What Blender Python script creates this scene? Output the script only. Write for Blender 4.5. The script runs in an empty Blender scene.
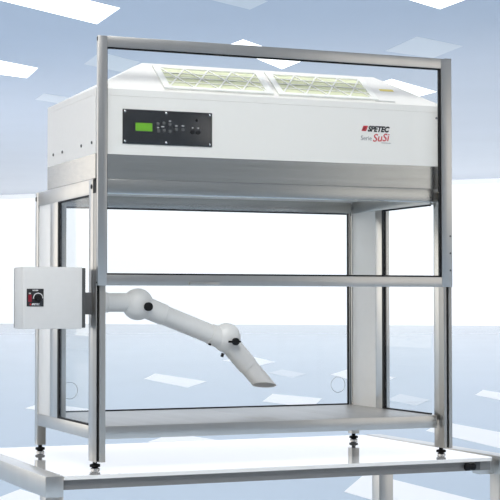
import bpy, bmesh, math, random
from mathutils import Vector, Matrix
random.seed(4)
ZO = 1.322                      # the bench was measured from its sash rail; the hall floor is at z = 0
COL = bpy.context.scene.collection
sc = bpy.context.scene

# ------------------------------------------------------------------ camera
CX, CY, CZ = -1.46370784, -4.69274446, -0.062993803 + ZO
YAW, PITCH, ROLL, FPX = 0.400330166, 0.0352884163, -0.000844175457, 1580.38202
fw = Vector((math.sin(YAW)*math.cos(PITCH), math.cos(YAW)*math.cos(PITCH), math.sin(PITCH)))
rt = Vector((math.cos(YAW), -math.sin(YAW), 0)); up = rt.cross(fw)
c_, s_ = math.cos(ROLL), math.sin(ROLL)
rt, up = c_*rt + s_*up, -s_*rt + c_*up
cam = bpy.data.cameras.new('camera'); camo = bpy.data.objects.new('camera', cam); COL.objects.link(camo)
cam.sensor_width = 36; cam.lens = FPX/500*36; cam.clip_end = 600; cam.clip_start = 0.05
M3 = Matrix((rt, up, -fw)).transposed()
camo.matrix_world = Matrix.Translation((CX, CY, CZ)) @ M3.to_4x4()
sc.camera = camo

# ------------------------------------------------------------------ materials
def lin(c):
    return tuple(((v/255)/12.92 if v/255 <= .04045 else ((v/255+.055)/1.055)**2.4) for v in c)
def mat(name, rgb, rough=.5, metal=0, noise=.04, scale=30, spec=.5, bump=0, stretch=None, emit=0, coat=0):
    m = bpy.data.materials.new(name); m.use_nodes = True
    nt = m.node_tree; b = nt.nodes['Principled BSDF']
    col = lin(rgb)
    tc = nt.nodes.new('ShaderNodeTexCoord'); mp = nt.nodes.new('ShaderNodeMapping')
    if stretch: mp.inputs['Scale'].default_value = stretch
    nz = nt.nodes.new('ShaderNodeTexNoise'); nz.inputs['Scale'].default_value = scale; nz.inputs['Detail'].default_value = 3
    nt.links.new(tc.outputs['Object'], mp.inputs['Vector']); nt.links.new(mp.outputs['Vector'], nz.inputs['Vector'])
    rp = nt.nodes.new('ShaderNodeValToRGB')
    rp.color_ramp.elements[0].position = .3; rp.color_ramp.elements[1].position = .7
    rp.color_ramp.elements[0].color = (*[v*(1-noise) for v in col], 1)
    rp.color_ramp.elements[1].color = (*[min(1, v*(1+noise)) for v in col], 1)
    nt.links.new(nz.outputs['Fac'], rp.inputs['Fac']); nt.links.new(rp.outputs['Color'], b.inputs['Base Color'])
    b.inputs['Roughness'].default_value = rough; b.inputs['Metallic'].default_value = metal
    b.inputs['Specular IOR Level'].default_value = spec
    if coat:
        b.inputs['Coat Weight'].default_value = coat; b.inputs['Coat Roughness'].default_value = .04; b.inputs['Coat IOR'].default_value = 1.7
    if bump:
        bp = nt.nodes.new('ShaderNodeBump'); bp.inputs['Strength'].default_value = bump; bp.inputs['Distance'].default_value = .002
        nt.links.new(nz.outputs['Fac'], bp.inputs['Height']); nt.links.new(bp.outputs['Normal'], b.inputs['Normal'])
    if emit:
        nt.links.new(rp.outputs['Color'], b.inputs['Emission Color']); b.inputs['Emission Strength'].default_value = emit
    return m
def glass_mat(name, tint, k):
    m = bpy.data.materials.new(name); m.use_nodes = True; nt = m.node_tree; nt.nodes.clear()
    o = nt.nodes.new('ShaderNodeOutputMaterial'); mx = nt.nodes.new('ShaderNodeMixShader')
    t = nt.nodes.new('ShaderNodeBsdfTransparent'); t.inputs['Color'].default_value = (*tint, 1)
    g = nt.nodes.new('ShaderNodeBsdfGlossy'); g.inputs['Roughness'].default_value = .02
    # Schlick reflectance of one thin face
    lw = nt.nodes.new('ShaderNodeLayerWeight'); lw.inputs['Blend'].default_value = .5
    pw = nt.nodes.new('ShaderNodeMath'); pw.operation = 'POWER'; pw.inputs[1].default_value = 5
    fr = nt.nodes.new('ShaderNodeMath'); fr.operation = 'MULTIPLY_ADD'; fr.inputs[1].default_value = .6; fr.inputs[2].default_value = k
    nt.links.new(lw.outputs['Facing'], pw.inputs[0]); nt.links.new(pw.outputs[0], fr.inputs[0])
    nt.links.new(fr.outputs[0], mx.inputs['Fac']); nt.links.new(t.outputs[0], mx.inputs[1]); nt.links.new(g.outputs[0], mx.inputs[2])
    nt.links.new(mx.outputs[0], o.inputs['Surface'])
    return m
def sheen_mat(name, rgb, power, k, rough):
    # a satin coat: matt from above, mirror-like at grazing angles
    m = mat(name, rgb, .8, 0, .015, .25, spec=0); nt = m.node_tree; b = nt.nodes['Principled BSDF']
    lw = nt.nodes.new('ShaderNodeLayerWeight'); lw.inputs['Blend'].default_value = .5
    pw = nt.nodes.new('ShaderNodeMath'); pw.operation = 'POWER'; pw.inputs[1].default_value = power
    ml = nt.nodes.new('ShaderNodeMath'); ml.operation = 'MULTIPLY'; ml.inputs[1].default_value = k
    g = nt.nodes.new('ShaderNodeBsdfGlossy'); g.inputs['Roughness'].default_value = rough
    mx = nt.nodes.new('ShaderNodeMixShader')
    nt.links.new(lw.outputs['Facing'], pw.inputs[0]); nt.links.new(pw.outputs[0], ml.inputs[0]); nt.links.new(ml.outputs[0], mx.inputs['Fac'])
    nt.links.new(b.outputs[0], mx.inputs[1]); nt.links.new(g.outputs[0], mx.inputs[2])
    nt.links.new(mx.outputs[0], nt.nodes['Material Output'].inputs['Surface'])
    return m
ALU = mat('anodised_aluminium', (205, 203, 199), .29, 1, .03, 14, stretch=(1, 1, .12))
APRON = mat('grey_apron_paint', (132, 131, 130), .5, .3, .03, 20)
ALU_D = mat('guide_aluminium', (184, 181, 176), .42, 1, .03, 14, stretch=(1, 1, .12))
STEEL = mat('brushed_steel', (198, 196, 192), .27, 1, .05, 26, stretch=(.06, 1, 3))
SHELF = mat('shelf_steel', (186, 184, 181), .42, .85, .05, 20, stretch=(1, .1, 1))
WHITE = mat('white_powder_coat', (234, 232, 229), .42, 0, .01, 60)
OFFW = mat('light_grey_coat', (214, 214, 213), .45, 0, .012, 50)
PANEL = mat('white_melamine', (242, 241, 239), .35, 0, .01, 40)
TABLE = mat('white_laminate', (240, 239, 237), .04, 0, .008, 30, spec=.6, coat=.6)
TEDGE = mat('table_edge', (236, 236, 235), .3, 0, .008, 30)
ARM = mat('white_arm_enamel', (222, 222, 221), .36, 0, .012, 50)
ARMIN = mat('nozzle_grey', (172, 172, 172), .5, 0, .03, 40)
BLACK = mat('black_rubber', (18, 18, 20), .6, 0, .08, 60, spec=.25)
BLACKG = mat('black_front_foil', (26, 26, 28), .3, 0, .05, 60, spec=.7)
BLACKP = mat('black_anodised_panel', (88, 88, 90), .2, .9, .03, 60)
DARK = mat('dark_grey_plastic', (82, 83, 84), .5, 0, .05, 50)
MESH = mat('filter_grille_white', (240, 240, 236), .45, 0, .01, 60)
FILTER = mat('pale_green_filter_paper', (232, 236, 208), .9, 0, .06, 25, stretch=(1, 9, 9))
LCD = mat('green_lcd', (104, 166, 40), .35, 0, .08, 220, emit=.1)
RED = mat('red_print', (196, 40, 52), .5, 0, .04, 60)
DRED = mat('dark_red_switch', (128, 26, 42), .3, 0, .06, 80)
INK = mat('black_print', (26, 24, 28), .5, 0, .04, 60)
INKG = mat('grey_print', (120, 122, 128), .5, 0, .04, 60)
PALE = mat('pale_print', (232, 232, 232), .5, 0, .02, 60)
YEL = mat('yellow_sticker', (226, 208, 112), .5, 0, .04, 60)
CHROME = mat('bright_zinc', (225, 225, 225), .18, 1, .02, 60)
GLASS = glass_mat('clear_glass', (.985, .99, .988), .012)
ETCH = mat('etched_ring', (206, 212, 220), .5, 0, .02, 60)
FLOORM = sheen_mat('pale_blue_floor', (200, 215, 229), 19, 1, .06)
CEILM = sheen_mat('grey_blue_ceiling', (218, 225, 237), 6, .95, .14)
WALLM = mat('hall_wall', (206, 208, 210), .6, 0, .02, .5)
GLOWM = mat('far_wall_glow', (244, 243, 242), .5, 0, .004, .2, emit=.58)  # glow added to the far white wall
GLOWL = mat('left_fill_glow', (255, 246, 235), .5, 0, .004, .2, emit=.92)  # added glow that lights the left faces
GLOWF = mat('front_fill_glow', (252, 245, 236), .5, 0, .004, .2, emit=.7)  # added glow that the front metal reflects toward the right
LIGHTM = mat('light_diffuser', (255, 255, 255), .4, 0, .004, .6, emit=1.6)
REFLC = sheen_mat('faint_ceiling_reflection', (255, 255, 255), 6, .95, .14)  # pale colour painting faint reflections on the ceiling
REFLM = mat('white_floor_reflection', (252, 252, 252), .3, 0, .004, .6)  # white colour painting reflected ceiling lights on the floor
REFLF = sheen_mat('faint_floor_reflection', (226, 234, 242), 19, 1, .06)  # paler colour painting the fainter floor reflections


class MB:
    def __init__(self): self.bm = bmesh.new()
    def _new(self, fn):
        t = bmesh.new(); fn(t); me = bpy.data.meshes.new('t'); t.to_mesh(me); t.free()
        self.bm.from_mesh(me); bpy.data.meshes.remove(me); return self
    def box(self, x0, x1, y0, y1, z0, z1, bev=0, rot=None, seg=2):
        def fn(t):
            bmesh.ops.create_cube(t, size=1)
            for v in t.verts:
                v.co = Vector(((x0+x1)/2+v.co.x*(x1-x0), (y0+y1)/2+v.co.y*(y1-y0), (z0+z1)/2+v.co.z*(z1-z0)))
            if bev: bmesh.ops.bevel(t, geom=list(t.edges), offset=bev, segments=seg, affect='EDGES', profile=.6)
            if rot: bmesh.ops.transform(t, matrix=rot, verts=t.verts)
        return self._new(fn)
    def lathe(self, prof, a, d, n=28, caps=True):
        """prof: list of (distance along d, radius); a: start point, d: direction"""
        a = Vector(a); d = Vector(d).normalized()
        u = d.orthogonal().normalized(); w = d.cross(u)
        def fn(t):
            rings = []
            for h, r in prof:
                rings.append([t.verts.new(a+d*h+(u*math.cos(2*math.pi*i/n)+w*math.sin(2*math.pi*i/n))*r) for i in range(n)])
            for p, q in zip(rings, rings[1:]):
                for i in range(n):
                    t.faces.new((p[i], p[(i+1) % n], q[(i+1) % n], q[i]))
            if caps:
                t.faces.new(rings[0][::-1]); t.faces.new(rings[-1])
            bmesh.ops.recalc_face_normals(t, faces=t.faces)
        return self._new(fn)
    def cyl(self, a, b, r, n=24):
        a = Vector(a); b = Vector(b); L = (b-a).length; e = min(r*.15, L*.2)
        return self.lathe([(0, r-e), (e, r), (L-e, r), (L, r-e)], a, b-a, n)
    def sphere(self, c, r, sx=1, sy=1, sz=1, seg=32):
        def fn(t):
            bmesh.ops.create_uvsphere(t, u_segments=seg, v_segments=seg//2, radius=r)
            for v in t.verts: v.co = Vector(c)+Vector((v.co.x*sx, v.co.y*sy, v.co.z*sz))
        return self._new(fn)
    def torus(self, c, R, r, axis='Y', n=48, k=10, a0=0, a1=2*math.pi):
        full = abs(a1-a0-2*math.pi) < 1e-6
        def fn(t):
            rings = []
            m = n if full else n+1
            for i in range(m):
                a = a0+(a1-a0)*i/n
                ring = []
                for j in range(k):
                    b = 2*math.pi*j/k; rr = R+r*math.cos(b); o = r*math.sin(b)
                    p = Vector((rr*math.cos(a), o, rr*math.sin(a))) if axis == 'Y' else Vector((rr*math.cos(a), rr*math.sin(a), o))
                    ring.append(t.verts.new(Vector(c)+p))
                rings.append(ring)
            for i in range(m if full else m-1):
                p, q = rings[i], rings[(i+1) % m]
                for j in range(k): t.faces.new((p[j], p[(j+1) % k], q[(j+1) % k], q[j]))
            bmesh.ops.recalc_face_normals(t, faces=t.faces)
        return self._new(fn)
    def poly(self, verts, faces, bev=0):
        def fn(t):
            vs = [t.verts.new(v) for v in verts]
            for f in faces: t.faces.new([vs[i] for i in f])
            bmesh.ops.recalc_face_normals(t, faces=t.faces)
            if bev: bmesh.ops.bevel(t, geom=list(t.edges), offset=bev, segments=2, affect='EDGES', profile=.6)
        return self._new(fn)
    def prism(self, pts, z0, z1):
        n = len(pts)
        vs = [(*p, z0) for p in pts]+[(*p, z1) for p in pts]
        fs = [list(range(n)), list(range(n, 2*n))]+[(i, (i+1) % n, n+(i+1) % n, n+i) for i in range(n)]
        return self.poly(vs, fs)
    def build(self, name, m, parent=None, smooth=True, dz=ZO):
        if dz: bmesh.ops.translate(self.bm, vec=(0, 0, dz), verts=self.bm.verts)
        me = bpy.data.meshes.new(name); self.bm.to_mesh(me); self.bm.free()
        o = bpy.data.objects.new(name, me); me.materials.append(m)
        if smooth:
            me.polygons.foreach_set('use_smooth', [True]*len(me.polygons))
            me.set_sharp_from_angle(angle=math.radians(35))
        COL.objects.link(o)
        if parent: put(o, parent)
        return o
def put(o, parent):
    o.parent = parent
    if parent.type == 'EMPTY': o.matrix_parent_inverse = Matrix.Translation(-Vector(parent.location))
def thing(name, label, cat, loc, group=None):
    o = bpy.data.objects.new(name, None); COL.objects.link(o); o.location = loc
    o.empty_display_size = .1
    return tag(o, label, cat, group)
def tag(o, label=None, cat=None, group=None, kind=None):
    for k, v in (('label', label), ('category', cat), ('group', group), ('kind', kind)):
        if v: o[k] = v
    return o
def text(name, body, m, parent, matrix, size, shear=0, bold=0, spacing=1, width=None, ext=.0004):
    cu = bpy.data.curves.new('lettering', 'FONT'); cu.body = body; cu.size = size; cu.shear = shear
    cu.offset = bold; cu.extrude = ext; cu.space_character = spacing; cu.resolution_u = 3
    tmp = bpy.data.objects.new('lettering', cu); COL.objects.link(tmp)
    dg = bpy.context.evaluated_depsgraph_get()
    me = bpy.data.meshes.new_from_object(tmp.evaluated_get(dg)); bpy.data.objects.remove(tmp)
    if width:
        xs = [v.co.x for v in me.vertices]; k = width/(max(xs)-min(xs)); x0 = min(xs)
        for v in me.vertices: v.co.x = (v.co.x-x0)*k
    me.transform(matrix); me.materials.clear(); me.materials.append(m)
    o = bpy.data.objects.new(name, me); COL.objects.link(o)
    put(o, parent); return o
FRONT = Matrix(((1, 0, 0, 0), (0, 0, -1, 0), (0, 1, 0, 0), (0, 0, 0, 1)))   # text facing -Y
def front(x, y, z): return Matrix.Translation((x, y, z+ZO)) @ FRONT

# ------------------------------------------------------------------ the hall
def ray(x, y):
    return fw*FPX + rt*(x-250) - up*(y-250)
def on_z(x, y, z):
    v = ray(x, y); t = (z-CZ)/v.z
    return (CX+v.x*t, CY+v.y*t)
CEIL = CZ+8.0
XF0, XF1, YF0, YF1 = -12, 120, -14, 150
def struct(o): o['kind'] = 'structure'; return o
struct(MB().box(XF0, XF1, YF0, YF1, -.3, 0).build('floor', FLOORM, dz=0))
struct(MB().box(XF0, XF1, YF0, YF1, CEIL, CEIL+.3).build('ceiling', CEILM, dz=0))
# far white wall given an added glow, running a little oblique to the hall
phi = YAW+math.radians(23.5); n2 = Vector((math.sin(phi), math.cos(phi))); t2 = Vector((n2.y, -n2.x))
pc = Vector((CX+math.sin(YAW)*106, CY+math.cos(YAW)*106))
def wallbox(a0, a1, z0, z1, d0, d1, name, m):
    q = [pc+t2*a0+n2*d0, pc+t2*a1+n2*d0, pc+t2*a1+n2*d1, pc+t2*a0+n2*d1]
    return MB().prism([tuple(v) for v in q], z0, z1).build(name, m, dz=0)
struct(wallbox(-62, 62, 0, CEIL, 0.3, .6, 'wall_back', WALLM))
struct(wallbox(-60, 60, 0.0, CEIL, 0, .25, 'glowing_far_wall', GLOWM))
# left side wall of the hall with an added unseen fill panel that glows
struct(MB().box(-12.3, -12, YF0, YF1, 0, CEIL).build('wall_left', WALLM, dz=0))
struct(MB().box(-11.98, -11.9, -12, 40, .4, 7.2).build('fill_panel_left', GLOWL, dz=0))

# wall behind the camera, an added glowing panel brightening the metal rightward
struct(MB().box(-12, 60, YF0-.3, YF0, 0, CEIL).build('wall_front', WALLM, dz=0))
struct(MB().box(8.8, 24, YF0+.02, YF0+.1, .3, 7).build('fill_panel_front', GLOWF, dz=0))

def slab(pts, z0, z1, name, m, label, cat, group, frame=None):
    o = MB().prism([tuple(p) for p in pts], z0, z1).build(name, m, dz=0)
    return tag(o, label, cat, group)
GC = 'white light panels set in the hall ceiling'
lights = [  # the unlit ones are reflections painted as pale patches
 ([(-13, -3), (10, -19), (120, 8), (97, 24)], 1, 'long white light panel in the hall ceiling at the top left corner of the photo'),
 ([(-15, 57.5), (38, 68), (27, 78), (-26, 71)], 1, 'small white ceiling light panel at the left edge, left of the tall sash frame'),
 ([(226, 46), (243, 39.5), (303, 60.5), (282, 69)], 1, 'white ceiling light panel half hidden behind the top rail of the sash frame'),
 ([(379, 83), (391.6, 79), (436.6, 91.7), (416.8, 96.9)], 1, 'white ceiling light panel seen inside the sash frame above the right end of the hood'),
 ([(380, -9), (407, -20), (467, -1), (440, 9)], 1, 'white ceiling light panel at the top edge of the photo toward the right'),
 ([(35, 99.5), (44, 93.5), (74, 98), (64, 104)], 0, 'faint painted reflection in the ceiling above the left rear of the hood'),
 ([(84, 64), (100, 52), (140, 62), (126, 73)], 0, 'faint painted ceiling reflection behind the top left corner of the sash frame'),
 ([(385, 51), (417, 36.5), (463, 46), (433, 58)], 0, 'faint painted ceiling reflection above the top right corner of the sash frame'),
 ([(196, -4), (216, -12), (268, 1), (250, 9.5)], 0, 'faint painted ceiling reflection at the top centre of the photo')]
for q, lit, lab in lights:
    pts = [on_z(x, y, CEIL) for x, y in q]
    slab(pts, CEIL-.004, CEIL+.01, 'ceiling_light_or_reflection', LIGHTM if lit else REFLC, lab, 'ceiling light', GC)
GF = 'painted reflections of ceiling lights on the hall floor'
floor_reflections = [  # reflected ceiling lights, laid into the floor as white patches
 ([(144, 379), (155, 373.5), (207, 381.5), (187.5, 387.7)], 1, 'painted white floor reflection seen through the bench below the middle of the extraction arm'),
 ([(222, 360.5), (252, 356.5), (275, 362), (258, 366)], 1, 'painted white floor reflection seen through the bench right behind the arm nozzle'),
 ([(262.5, 401.5), (272.5, 394), (322, 398.5), (312, 408)], 1, 'painted white floor reflection seen through the bench just above the shelf at its centre'),
 ([(330, 374.8), (347, 369.5), (396, 377.5), (376, 386)], 1, 'painted white floor reflection partly hidden behind the right rear panel of the bench'),
 ([(475, 395), (483, 390), (545, 400), (537, 408)], 1, 'narrow painted white floor reflection at the right edge, clear of the bench'),
 ([(426, 431), (441, 421.5), (530, 438), (516, 452)], 1, 'long painted white floor reflection passing behind the right front foot above the table'),
 ([(344, 492), (366, 473), (486, 503), (462, 526)], 1, 'large painted white floor reflection seen under the table beside its rear right leg'),
 ([(25, 408.5), (42, 403), (92, 409.5), (76, 416)], 1, 'painted white floor reflection behind the left rear post of the bench'),
 ([(-15, 503), (20, 489.5), (72, 505), (40, 521)], 1, 'painted white floor reflection at the bottom left corner under the table end'),
 ([(148, 442), (174, 433.5), (228, 442), (205, 451)], 1, 'painted white floor reflection seen in the gap between the shelf rail and the table'),
 ([(387, 400), (400, 394), (430, 400), (416, 406)], 0, 'faint painted floor reflection seen through the right side glass'),
 ([(268, 373), (282, 369.5), (306, 374), (292, 378)], 0, 'faint painted floor reflection right of the arm nozzle')]
for q, lit, lab in floor_reflections:
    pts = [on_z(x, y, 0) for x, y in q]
    slab(pts, -.006, .003, 'painted_reflection', REFLM if lit else REFLF, lab, 'floor panel', GF)

# ------------------------------------------------------------------ work table
ZT = -.572
tb = thing('work_table', 'white laminate work table with aluminium frame carrying the clean air bench', 'table', (.6, .4, 0))
r = .022
pts = []
for cx, cy, a0 in ((1.368-r, -.108+r, -90), (1.388-.004, .90-.004, 0), (-.127+.004, .90-.004, 90), (-.127+.003, -.108+.003, 180)):
    rr = r if cy < 0 and cx > 0 else .003
    for k in range(7):
        a = math.radians(a0+15*k); pts.append((cx+rr*math.cos(a), cy+rr*math.sin(a)))
top = MB().prism(pts, ZT-.0115, ZT).build('tabletop', TABLE, tb)
MB().box(-.1275, 1.36, -.092, -.062, ZT-.043, ZT-.012, .002).build('apron', APRON, tb)['label'] = 'grey aluminium front apron under the white top'
MB().box(-.1275, 1.36, .855, .885, ZT-.043, ZT-.012, .002).build('apron', APRON, tb)
def end_frame(x0, x1, y0, y1, ry):
    f = MB().box(x0, x1, y0, y1, ZT-.062, ZT+.0005, .002).build('end_beam', ALU, tb)
    MB().box(x0, x1, y0+.0005, y0+.062, -ZO+.012, ZT-.06, .002).build('leg', ALU, tb)
    MB().box(x0, x1, ry, ry+.06, -ZO+.012, ZT-.06, .002).build('leg', ALU, tb)
    for yy in (y0+.031, ry+.03):
        MB().lathe([(0, .026), (.008, .026), (.012, .02), (.013, .01)], ((x0+x1)/2, yy, -ZO), (0, 0, 1)).build('foot', BLACK, tb)
end_frame(-.184, -.128, -.106, .90, .675)
end_frame(1.400, 1.462, -.085, .90, .79)
MB().box(1.345, 1.400, -.05, .0, ZT-.062, ZT-.012, .002).build('corner_plate', ALU, tb)
br = MB().box(1.300, 1.320, -.094, -.06, ZT-.040, ZT-.012, .002).build('clamp_bracket', DARK, tb)
kb = MB().lathe([(0, .010), (.003, .0125), (.014, .0125), (.018, .009), (.024, .010), (.034, .0115), (.038, .009)], (1.258, -.1, ZT-.029), (1, 0, 0), 20).build('clamp_knob', BLACK, tb)

# ------------------------------------------------------------------ clean air bench: the frame
D = .696; HZ = .333; BZ = -.545; W = 1.25
fb = thing('clean_air_bench', 'tall aluminium framed bench with raised glass sash and steel shelf, standing on the table', 'bench', (W/2, D/2, ZT+ZO))
def post(x0, x1, y0, y1, slots=()):
    p = MB().box(x0, x1, y0, y1, BZ, HZ, .0015).build('post', ALU, fb)
    xm, ym = (x0+x1)/2, (y0+y1)/2
    f = MB().lathe([(.009, .0055), (.0088, .0055), (.0086, .014), (.0095, .0165), (.0165, .0165), (.018, .013), (.0185, .007), (.027, .007)], (xm, ym, ZT), (0, 0, 1), 24).build('leveling_foot', BLACK, p)
    f2 = MB().lathe([(0.0008, .015), (.004, .015), (.0075, .009), (.0085, .006)], (xm, ym, ZT), (0, 0, 1), 24).build('foot_pad', CHROME, p)
    return p
pfl = post(0, .031, .021, .062)
prl = post(0, .031, D-.034, D)
pfr = post(W-.017, W+.012, .021, .062)
prr = post(W-.031, W, D-.034, D)
# sash guides in front of the two front posts
def guide(x0, x1, g0, g1):
    z0, z1 = BZ, HZ-.004
    m = MB().box(x0, g0, -.0135, .0205, z0, z1, .001).box(g1, x1, -.0135, .0205, z0, z1, .001).box(g0, g1, .008, .0205, z0, z1)
    g = m.build('sash_guide', ALU_D, fb)
    MB().box(g0+.0003, g1-.0003, -.006, .0075, z0+.002, z1-.002).build('guide_slot', BLACK, g)
    return g
gl = guide(0, .0315, .003, .0115)
gr = guide(W-.021, W+.0105, W-.0105, W-.002)
MB().box(-.0012, 0, -.011, .017, HZ-.046, HZ-.003).build('end_cap', BLACK, gl)
for y in (.034, ):
    MB().lathe([(0, .0075), (.0015, .0075)], (-.0002, y, HZ-.024), (-1, 0, 0), 18).build('rail_bolt', BLACK, pfl)
MB().box(-.0015, 0, D-.014, D-.004, HZ-.03, HZ-.016).build('rail_cap', BLACK, prl)
# side rails
for x0, x1 in ((0, .031), (W-.031, W)):
    MB().box(x0+.0004, x1-.0004, .062, D-.034, HZ-.048, HZ, .0015).build('side_rail', ALU, fb)
    MB().box(x0+.0004, x1-.0004, .062, D-.034, -.477, -.436, .0015).build('side_rail', ALU, fb)
MB().box(.031, W-.031, .0, .04, HZ-.044, HZ, .0015).build('front_rail', STEEL, fb)
MB().box(.031, W-.031, D-.034, D-.001, HZ-.046, HZ, .0015).build('rear_rail', STEEL, fb)
MB().box(.031, W-.031, .018, .05, -.477, -.4365, .0015).build('front_rail', ALU, fb)
MB().box(.031, W-.031, D-.034, D-.001, -.477, -.4365, .0015).build('rear_rail', ALU, fb)
# shelf
MB().box(.03, W-.03, .045, .668, -.455, -.442).build('shelf_tray', SHELF, fb)
for a, b in ((.0305, .3495), (.3505, .6195), (.6205, .8895), (.8905, W-.0305)):
    MB().box(a, b, .03, .668, -.443, -.4355, .0012).build('shelf_panel', SHELF, fb)
# sides: rear duct panel, mullion, gasket and glass
for x0, x1, ym, xg in ((0, .031, .505, .0055), (W-.031, W, .467, W-.0265)):
    MB().box(x0+.004, x1-.004, ym, D-.034, -.436, HZ-.048, .001).build('duct_panel', PANEL, fb)['label'] = 'white closed panel beside the rear post'
    MB().box(x0, x1, .416, ym, -.436, HZ-.048, .0015).build('mullion', ALU, fb)
    g = MB().box(xg-.0025, xg+.0025, .064, .410, -.434, HZ-.05).build('side_glass', GLASS, fb, smooth=False)
    xa, xb = xg-.0048, xg+.0048
    q = MB().box(xa, xb, .399, .4155, -.436, HZ-.048)
    q.box(xa, xb, .068, .399, -.436, -.431).box(xa, xb, .068, .399, HZ-.053, HZ-.048)
    q.build('gasket', BLACK, g)
MB().box(.031, W-.031, .04, D-.034, HZ-.006, HZ-.0005).build('chamber_ceiling', PANEL, fb)
# rear glass
g = MB().box(.033, W-.035, D-.017, D-.011, -.434, HZ-.048).build('rear_glass', GLASS, fb, smooth=False)
q = MB().box(.0315, .0365, D-.024, D-.009, -.436, HZ-.047).box(W-.0385, W-.0345, D-.020, D-.009, -.436, HZ-.047)
q.box(.0365, W-.04, D-.024, D-.009, -.436, -.4315).box(.0365, W-.04, D-.024, D-.009, HZ-.0515, HZ-.047)
q.build('gasket', BLACK, g)
for cx in (1.169, .121):
    MB().torus((cx, D-.018, -.360), .029, .0011).build('port_ring', ETCH, g)
# sash
SZ0, SZ1 = .0, .775; SY0, SY1 = -.0305, -.0145
sh = MB().box(0, .0295, SY0, SY1, SZ0, SZ1, .0012).build('sash_stile', ALU, fb)
s2 = MB().box(W-.0365, W+.004, SY0, SY1, SZ0, SZ1, .0012).build('sash_stile', ALU, fb)
MB().box(.0295, W-.0365, SY0, SY1, SZ1-.0345, SZ1, .0012).build('sash_top_rail', ALU, fb)
sr = MB().box(.0295, W-.0365, SY0, SY1, SZ0, SZ0+.0335, .0012).build('sash_bottom_rail', ALU, fb)
sg = MB().box(.028, W-.035, -.0225, -.0175, SZ0+.03, SZ1-.031).build('sash_glass', GLASS, fb, smooth=False)
ya, yb = -.027, -.0146
q = MB().box(.0296, .0346, ya+.0095, yb, SZ0+.0335, SZ1-.0345).box(W-.0415, W-.0366, ya, yb, SZ0+.0335, SZ1-.0345)
q.box(.0346, W-.0415, ya, yb, SZ0+.0336, SZ0+.0385).box(.0346, W-.0415, ya, yb, SZ1-.0385, SZ1-.0346)
q.build('gasket', BLACK, sg)
MB().box(-.0009, .0005, -.026, -.019, SZ1-.016, SZ1-.004).build('stile_cap', BLACK, sh)
MB().box(W-.022, W+.004, SY0, SY1, SZ1, SZ1+.0012).build('stile_cap', DARK, s2)
for z in (.172, .114, .056):
    MB().lathe([(0, .0033), (.0012, .0033)], (W-.004, SY0, z), (0, -1, 0), 14).build('screw', DARK, s2)
MB().lathe([(0, .003), (.001, .003)], (-.0004, -.024, .009), (-1, 0, 0), 14).build('screw', BLACK, sh)
h = MB().box(.300, .400, SY0-.011, SY0-.007, .002, .0115, .0015).box(.300, .306, SY0-.008, SY0, .003, .011).box(.394, .400, SY0-.008, SY0, .003, .011)
h.build('sash_handle', ALU, sr)['label'] = 'slim bar handle'

# ------------------------------------------------------------------ fan and filter hood on the frame
HT = .615; HD = .545
hd = thing('filter_hood', 'white fan and filter hood with black control panel, sitting on top of the bench frame', 'filter unit', (W/2, HD/2, HZ+ZO))
def rbox(z0, z1, name, m, inset=0, rr=.018, ybk=HD):
    p = []
    x0, x1, y0, y1 = inset, W-inset, inset, ybk
    for cx, cy, a0, q in ((x1-rr, y0+rr, -90, rr), (x1-.003, y1-.003, 0, .003), (x0+.003, y1-.003, 90, .003), (x0+.004, y0+.004, 180, .004)):
        for k in range(9):
            a = math.radians(a0+90*k/8); p.append((cx+q*math.cos(a), cy+q*math.sin(a)))
    return MB().prism(p, z0, z1).build(name, m, hd)
rbox(HZ+.0005, .41, 'steel_skirt', STEEL)['label'] = 'grey brushed steel skirt around the bottom'
rbox(.4102, .594, 'housing', WHITE)
rbox(.5945, HT, 'lid_rim', WHITE)
KZ = (.726-.615)/.15
ridge = dict(x0=.205, x1=1.05, y0=.15, y1=.21, z=.726)
rf = MB().poly([(.002, .002, HT), (W-.002, .002, HT), (W-.002, HD-.002, HT), (.002, HD-.002, HT),
                (ridge['x0'], ridge['y0'], ridge['z']), (ridge['x1'], ridge['y0'], ridge['z']), (ridge['x1'], ridge['y1'], ridge['z']), (ridge['x0'], ridge['y1'], ridge['z'])],
               [(0, 1, 2, 3), (0, 1, 5, 4), (1, 2, 6, 5), (2, 3, 7, 6), (3, 0, 4, 7), (4, 5, 6, 7)]).build('hipped_roof', WHITE, hd)
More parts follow.
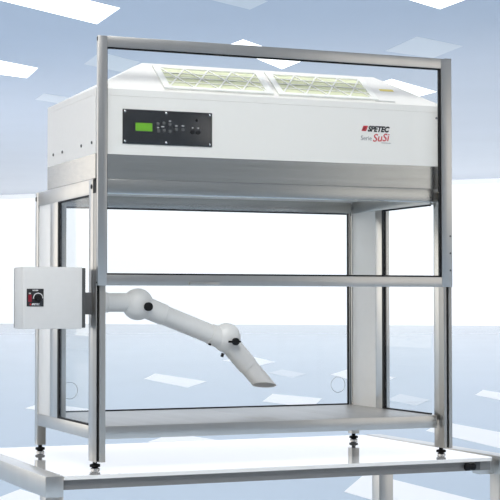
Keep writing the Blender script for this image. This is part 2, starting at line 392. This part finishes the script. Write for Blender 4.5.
# frame of the roof slope: local (x along X, s along slope, n outward)
SL = math.hypot(.15, .111); ey = Vector((0, .15/SL, .111/SL)); en = Vector((0, -.111/SL, .15/SL))
def slope_m(x=0, s=0, n=0):
    o = Vector((x, .002, HT)) + ey*s + en*n
    return Matrix(((1, ey.x, en.x, o.x), (0, ey.y, en.y, o.y), (0, ey.z, en.z, o.z), (0, 0, 0, 1)))
SM = slope_m()
def on_slope(mb):
    bmesh.ops.transform(mb.bm, matrix=SM, verts=mb.bm.verts); return mb
def filt(x0, x1, s0, s1):
    # a panel with a window frame, pleats inside, white lattice in front
    b = .022
    fr = MB()
    fr.box(x0-b, x1+b, s0-b*.6, s0, .0005, .008, .001).box(x0-b, x1+b, s1, s1+b*.7, .0005, .008, .001)
    fr.box(x0-b, x0, s0, s1, .0005, .008, .001).box(x1, x1+b, s0, s1, .0005, .008, .001)
    f = on_slope(fr).build('filter_frame', MESH, hd)
    n = 26; vs = []; fs = []
    for i in range(2*n+1):
        s = s0+(s1-s0)*i/(2*n); z = .002+(.002 if i % 2 else 0)
        vs += [(x0, s, z), (x1, s, z)]
        if i: fs.append((2*i-2, 2*i-1, 2*i+1, 2*i))
    pm = MB().poly(vs, fs); on_slope(pm).build('filter_pleats', FILTER, f, smooth=False)
    la = MB()
    L = x1-x0; H = s1-s0; t = .0045
    nx = 4; cw = L/nx
    def bar(xa, sa, xb, sb, w=t):
        d = Vector((xb-xa, sb-sa)); l = d.length; a = math.atan2(d.y, d.x)
        la.box(-l/2, l/2, -w/2, w/2, .0046, .0072, rot=Matrix.Translation(((xa+xb)/2, (sa+sb)/2, 0)) @ Matrix.Rotation(a, 4, 'Z'))
    for k in range(nx):
        bar(x0+k*cw, s1, x0+(k+1)*cw, s0); bar(x0+k*cw, s0, x0+(k+1)*cw, s1)
    for k in (1, 2, 3): bar(x0, s0+H*k/4, x1, s0+H*k/4, .003)
    on_slope(la).build('lattice_grille', MESH, f, smooth=False)
filt(.255, .590, .028, .150)
filt(.652, .975, .028, .150)
on_slope(MB().box(1.035, 1.088, .088, .102, .0006, .0012)).build('yellow_sticker', YEL, hd, smooth=False)
on_slope(MB().box(.985, 1.06, .012, .016, .0004, .004, .001)).build('lid_lip', OFFW, hd)
# bolts on the left flank
for y in (.468, .36, .144, .032):
    MB().lathe([(0, .005), (.002, .005), (.003, .0035)], (0, y, .447), (-1, 0, 0), 14).build('flank_screw', DARK, hd)
MB().lathe([(0, .004), (.0015, .004)], (1.212, 0, .575), (0, -1, 0), 14).build('flank_screw', INKG, hd)
# control panel
cp = MB().box(.089, .390, -.003, -.0001, .4445, .5535, .001).build('control_panel', BLACKP, hd)
cp['label'] = 'black glossy control panel with green display'
def panel_part(name, mb, m, lab=None):
    o = mb.build(name, m, cp)
    if lab: o['label'] = lab
    return o
for x in (.097, .234, .382):
    for z in (.452, .546):
        panel_part('panel_screw', MB().lathe([(0, .0032), (.001, .0032), (.0016, .002)], (x, -.003, z), (0, -1, 0), 14), CHROME)
panel_part('display', MB().box(.131, .187, -.0042, -.003, .486, .5115, .0005), LCD, 'green lit display')
for x, z in ((.206, .511), (.226, .514), (.246, .511), (.208, .489), (.227, .491), (.246, .489), (.268, .496), (.290, .496)):
    panel_part('button', MB().lathe([(0, .0056), (.0012, .0056), (.0018, .0045)], (x, -.003, z), (0, -1, 0), 18), DARK)
for x, z, w in ((.222, .5025, .010), (.268, .507, .008), (.290, .508, .009), (.246, .5215, .008), (.206, .499, .007)):
    panel_part('button_mark', MB().box(x-w/2, x+w/2, -.0036, -.003, z-.0009, z+.0009), PALE)
for x in (.323, .342):
    panel_part('key_switch', MB().lathe([(0, .0075), (.003, .0072), (.004, .005)], (x, -.003, .490), (0, -1, 0), 20).box(x-.001, x+.001, -.0075, -.0065, .485, .495), BLACK)
    panel_part('button_mark', MB().box(x-.0025, x+.0025, -.0036, -.003, .502, .5045), PALE)
panel_part('signal_lamp', MB().lathe([(0, .0045), (.0016, .0042), (.0026, .0025)], (.337, -.003, .528), (0, -1, 0), 16), BLACK)
# lettering on the white front
ly = -.0006
bar = MB().poly([(.926, ly, .5195), (.943, ly, .5195), (.951, ly, .5375), (.934, ly, .5375), (.926, 0, .5195), (.943, 0, .5195), (.951, 0, .5375), (.934, 0, .5375)],
                [(0, 1, 2, 3), (4, 5, 6, 7), (0, 1, 5, 4), (1, 2, 6, 5), (2, 3, 7, 6), (3, 0, 4, 7)]).build('logo_mark', RED, hd, smooth=False)
bar['label'] = 'slanted red block with dark bars'
lb = MB()
for k in range(3):
    z = .5225+.0045*k; sx = (z-.5195)*.44
    lb.box(.928+sx, .938+sx, ly-.0003, ly, z, z+.0018)
lb.build('logo_bars', INK, bar)
text('logo_letters', 'SPETEC', INK, hd, front(.949, -.0002, .5195), .0255, shear=.32, bold=.0013, width=.083)
text('series_letters', 'Serie', INKG, hd, front(.924, -.0002, .489), .022, width=.040)
sus = Matrix.Translation((.969, -.0002, .4855+ZO)) @ FRONT @ Matrix.Rotation(math.radians(4), 4, 'Z')
text('script_letters', 'SuSi', RED, hd, sus, .036, shear=.28, bold=.0004, width=.064)
MB().box(1.0, 1.036, -.0006, 0, .4815, .4832).build('small_print', INKG, hd, smooth=False)

# ------------------------------------------------------------------ control box on the left front post
bx = thing('control_box', 'light grey switch box with dial, fixed to the left front post of the bench', 'control box', (-.13, .065, -.133+ZO))
MB().box(-.227, -.040, .0, .105, -.133, .0565, .0025).build('cover', OFFW, bx)
MB().box(-.2265, -.0255, .012, .112, -.1305, .0545, .0015).build('back_housing', DARK, bx)['label'] = 'dark grey housing behind the cover'
MB().box(-.0255, -.0002, .024, .060, -.0895, -.021, .002).build('post_bracket', DARK, bx)
fp = MB().box(-.2155, -.1625, -.0015, 0, -.0645, -.0105, .0005).build('dial_plate', BLACKG, bx); fp['label'] = 'small black plate with dial and red switch'
MB().box(-.2115, -.2005, -.0045, -.0015, -.0505, -.0285, .0012).build('rocker_switch', DRED, fp)
MB().lathe([(0, .0105), (.003, .0105), (.009, .0085), (.0105, .0075)], (-.180, -.0015, -.0395), (0, -1, 0), 24).build('dial_knob', BLACK, fp)
MB().torus((-.1800, -.0019, -.0385), .0145, .0013, a0=math.radians(-5), a1=math.radians(190), k=6).build('dial_scale', PALE, fp)
text('plate_letters', 'POWER', PALE, fp, front(-.1975, -.0016, -.0175), .006, bold=.0002, width=.018, ext=.0002)
text('plate_letters', 'ON', PALE, fp, front(-.2095, -.0016, -.0265), .005, bold=.0002, width=.006, ext=.0002)
text('plate_letters', 'SPETEC', PALE, fp, front(-.2005, -.0016, -.0605), .0075, shear=.25, bold=.0003, width=.026, ext=.0002)
MB().box(-.206, -.202, -.0021, -.0015, -.0605, -.0555).build('plate_mark', RED, fp)

# ------------------------------------------------------------------ extraction arm inside the chamber
AY = .30
ar = thing('extraction_arm', 'white jointed extraction arm hanging over the shelf inside the bench', 'extraction arm', (.034, AY, -.052+ZO))
A = lambda x, z: Vector((x, AY, z))
MB().lathe([(0, .052), (.006, .052), (.008, .048), (.009, .034)], (.0195, AY, -.0515), (1, 0, 0), 36).build('wall_flange', ARM, ar)
MB().lathe([(.008, .0315), (.112, .0315), (.113, .0335), (.118, .0335), (.119, .0315), (.215, .0315)], (.02, AY, -.0515), (1, 0, 0), 36).build('tube', ARM, ar)
J1 = A(.243, -.0575); J2 = A(.561, -.1745)
j1 = MB().sphere(J1, .0535, 1, .86, 1, 40).build('joint', ARM, ar)
d1 = (A(.516, -.159)-A(.286, -.070)).normalized()
def along(p, d, prof, name, n=36): return MB().lathe(prof, p, d, n).build(name, ARM, ar)
L1 = (J2-J1).length
along(J1+d1*.0, d1, [(0, .036), (.098, .036), (.101, .0335), (.102, .033), (L1-.062, .033), (L1-.061, .0355), (L1, .0365)], 'tube')
j2 = MB().sphere(J2+Vector((0, 0, .003)), .0505, 1, .86, 1, 40).build('joint', ARM, ar)
# nozzle: a tube cut by a nearly level plane, open below
P0 = A(.570, -.190); P1 = A(.702, -.335); d2 = (P1-P0).normalized()
u = Vector((0, 1, 0)); w = d2.cross(u)
nn = Vector((-.06, -.30, -.95)).normalized()
def nozzle():
    n = 40; vs = []; fs = []
    def ring(fn):
        i0 = len(vs)
        for i in range(n):
            a = 2*math.pi*i/n; vs.append(fn(u*math.cos(a)+w*math.sin(a)))
        return i0
    def at(h, r): return lambda e: P0+d2*h+e*r
    def cut(r, off=0):
        def fn(e):
            q = P0+e*r; return q+d2*((P1+d2*off-q).dot(nn)/d2.dot(nn))
        return fn
    rs = [ring(at(0, .0345)), ring(at(.105, .0345)), ring(at(.107, .0318)), ring(cut(.0318)), ring(cut(.029)), ring(at(.09, .029))]
    for a, b in zip(rs, rs[1:]):
        for i in range(n): fs.append((a+i, a+(i+1) % n, b+(i+1) % n, b+i))
    fs.append([rs[0]+i for i in range(n)])
    vs2 = vs; return MB().poly([tuple(v) for v in vs2], fs)
nz = nozzle().build('nozzle', ARM, ar)
# dark grille disc recessed in the mouth
def mouth():
    n = 40; vs = []
    for i in range(n):
        a = 2*math.pi*i/n; e = u*math.cos(a)+w*math.sin(a); q = P0+e*.0288
        vs.append(q+d2*((P1-d2*.0035-q).dot(nn)/d2.dot(nn)))
    vs += [v+nn*.001 for v in vs]
    return MB().poly([tuple(v) for v in vs], [list(range(n)), list(range(n, 2*n))]+[(i, (i+1) % n, n+(i+1) % n, n+i) for i in range(n)])
mouth().build('mouth_grille', ARMIN, nz, smooth=False)
# black knobs
MB().lathe([(0, .0145), (.010, .0145), (.013, .012), (.014, .006)], (.2625, AY-.048, -.0655), (0, -1, 0), 24).build('tension_knob', BLACK, j1)
kx, kz = .5755, -.184
MB().lathe([(0, .0125), (.010, .0125), (.013, .010), (.014, .006)], (kx, AY-.0445, kz), (0, -1, 0), 24).box(kx-.028, kx+.017, AY-.057, AY-.050, kz-.0035, kz+.0035, .0015).build('lever_knob', BLACK, j2)
for x, z in ((.500, -.188), (.545, -.228)):
    MB().lathe([(0, .0055), (.012, .0055), (.013, .004)], (x, AY-.01, z+.004), (-.35, 0, -.94), 14).build('set_screw', BLACK, j2)

# ------------------------------------------------------------------ light
w_ = bpy.data.worlds.new('hall_light'); sc.world = w_; w_.use_nodes = True
bg = w_.node_tree.nodes['Background']; bg.inputs['Color'].default_value = (1, .975, .94, 1); bg.inputs['Strength'].default_value = .32
def area(name, loc, target, size, power, col=(1, .98, .95)):
    L = bpy.data.lights.new(name, 'AREA'); L.shape = 'RECTANGLE'; L.size, L.size_y = size; L.energy = power; L.color = col
    o = bpy.data.objects.new(name, L); COL.objects.link(o); o.location = loc
    o.rotation_euler = (Vector(target)-Vector(loc)).to_track_quat('-Z', 'Y').to_euler()
    return o
area('added_lamp', (-1.0, -4.1, 5.9), (.6, .2, 1.5), (2.5, 2.5), 300)  # soft lamp added out of view to brighten the white fronts
area('added_lamp', (.6, .6, 6.5), (.6, .4, 1), (4, 3), 50)  # unseen lamp added for more light from above
# one long unseen lamp added for even floor light, and two added ceiling uplights
hx, hy = CX+math.sin(YAW)*64, CY+math.cos(YAW)*64
strip = area('added_lamp', (hx, hy, CEIL-.3), (hx, hy, 0), (56, 110), 10200)
strip.rotation_euler = (0, 0, -YAW)
for x, y, p in ((0, 64, 2200), (62, 30, 1500)):
    area('added_uplight', (x, y, 3), (x, y, 9), (8, 8), p)

vs = sc.view_settings
vs.view_transform = 'Standard'; vs.look = 'None'; vs.gamma = 1; vs.exposure = 0; vs.use_curve_mapping = False
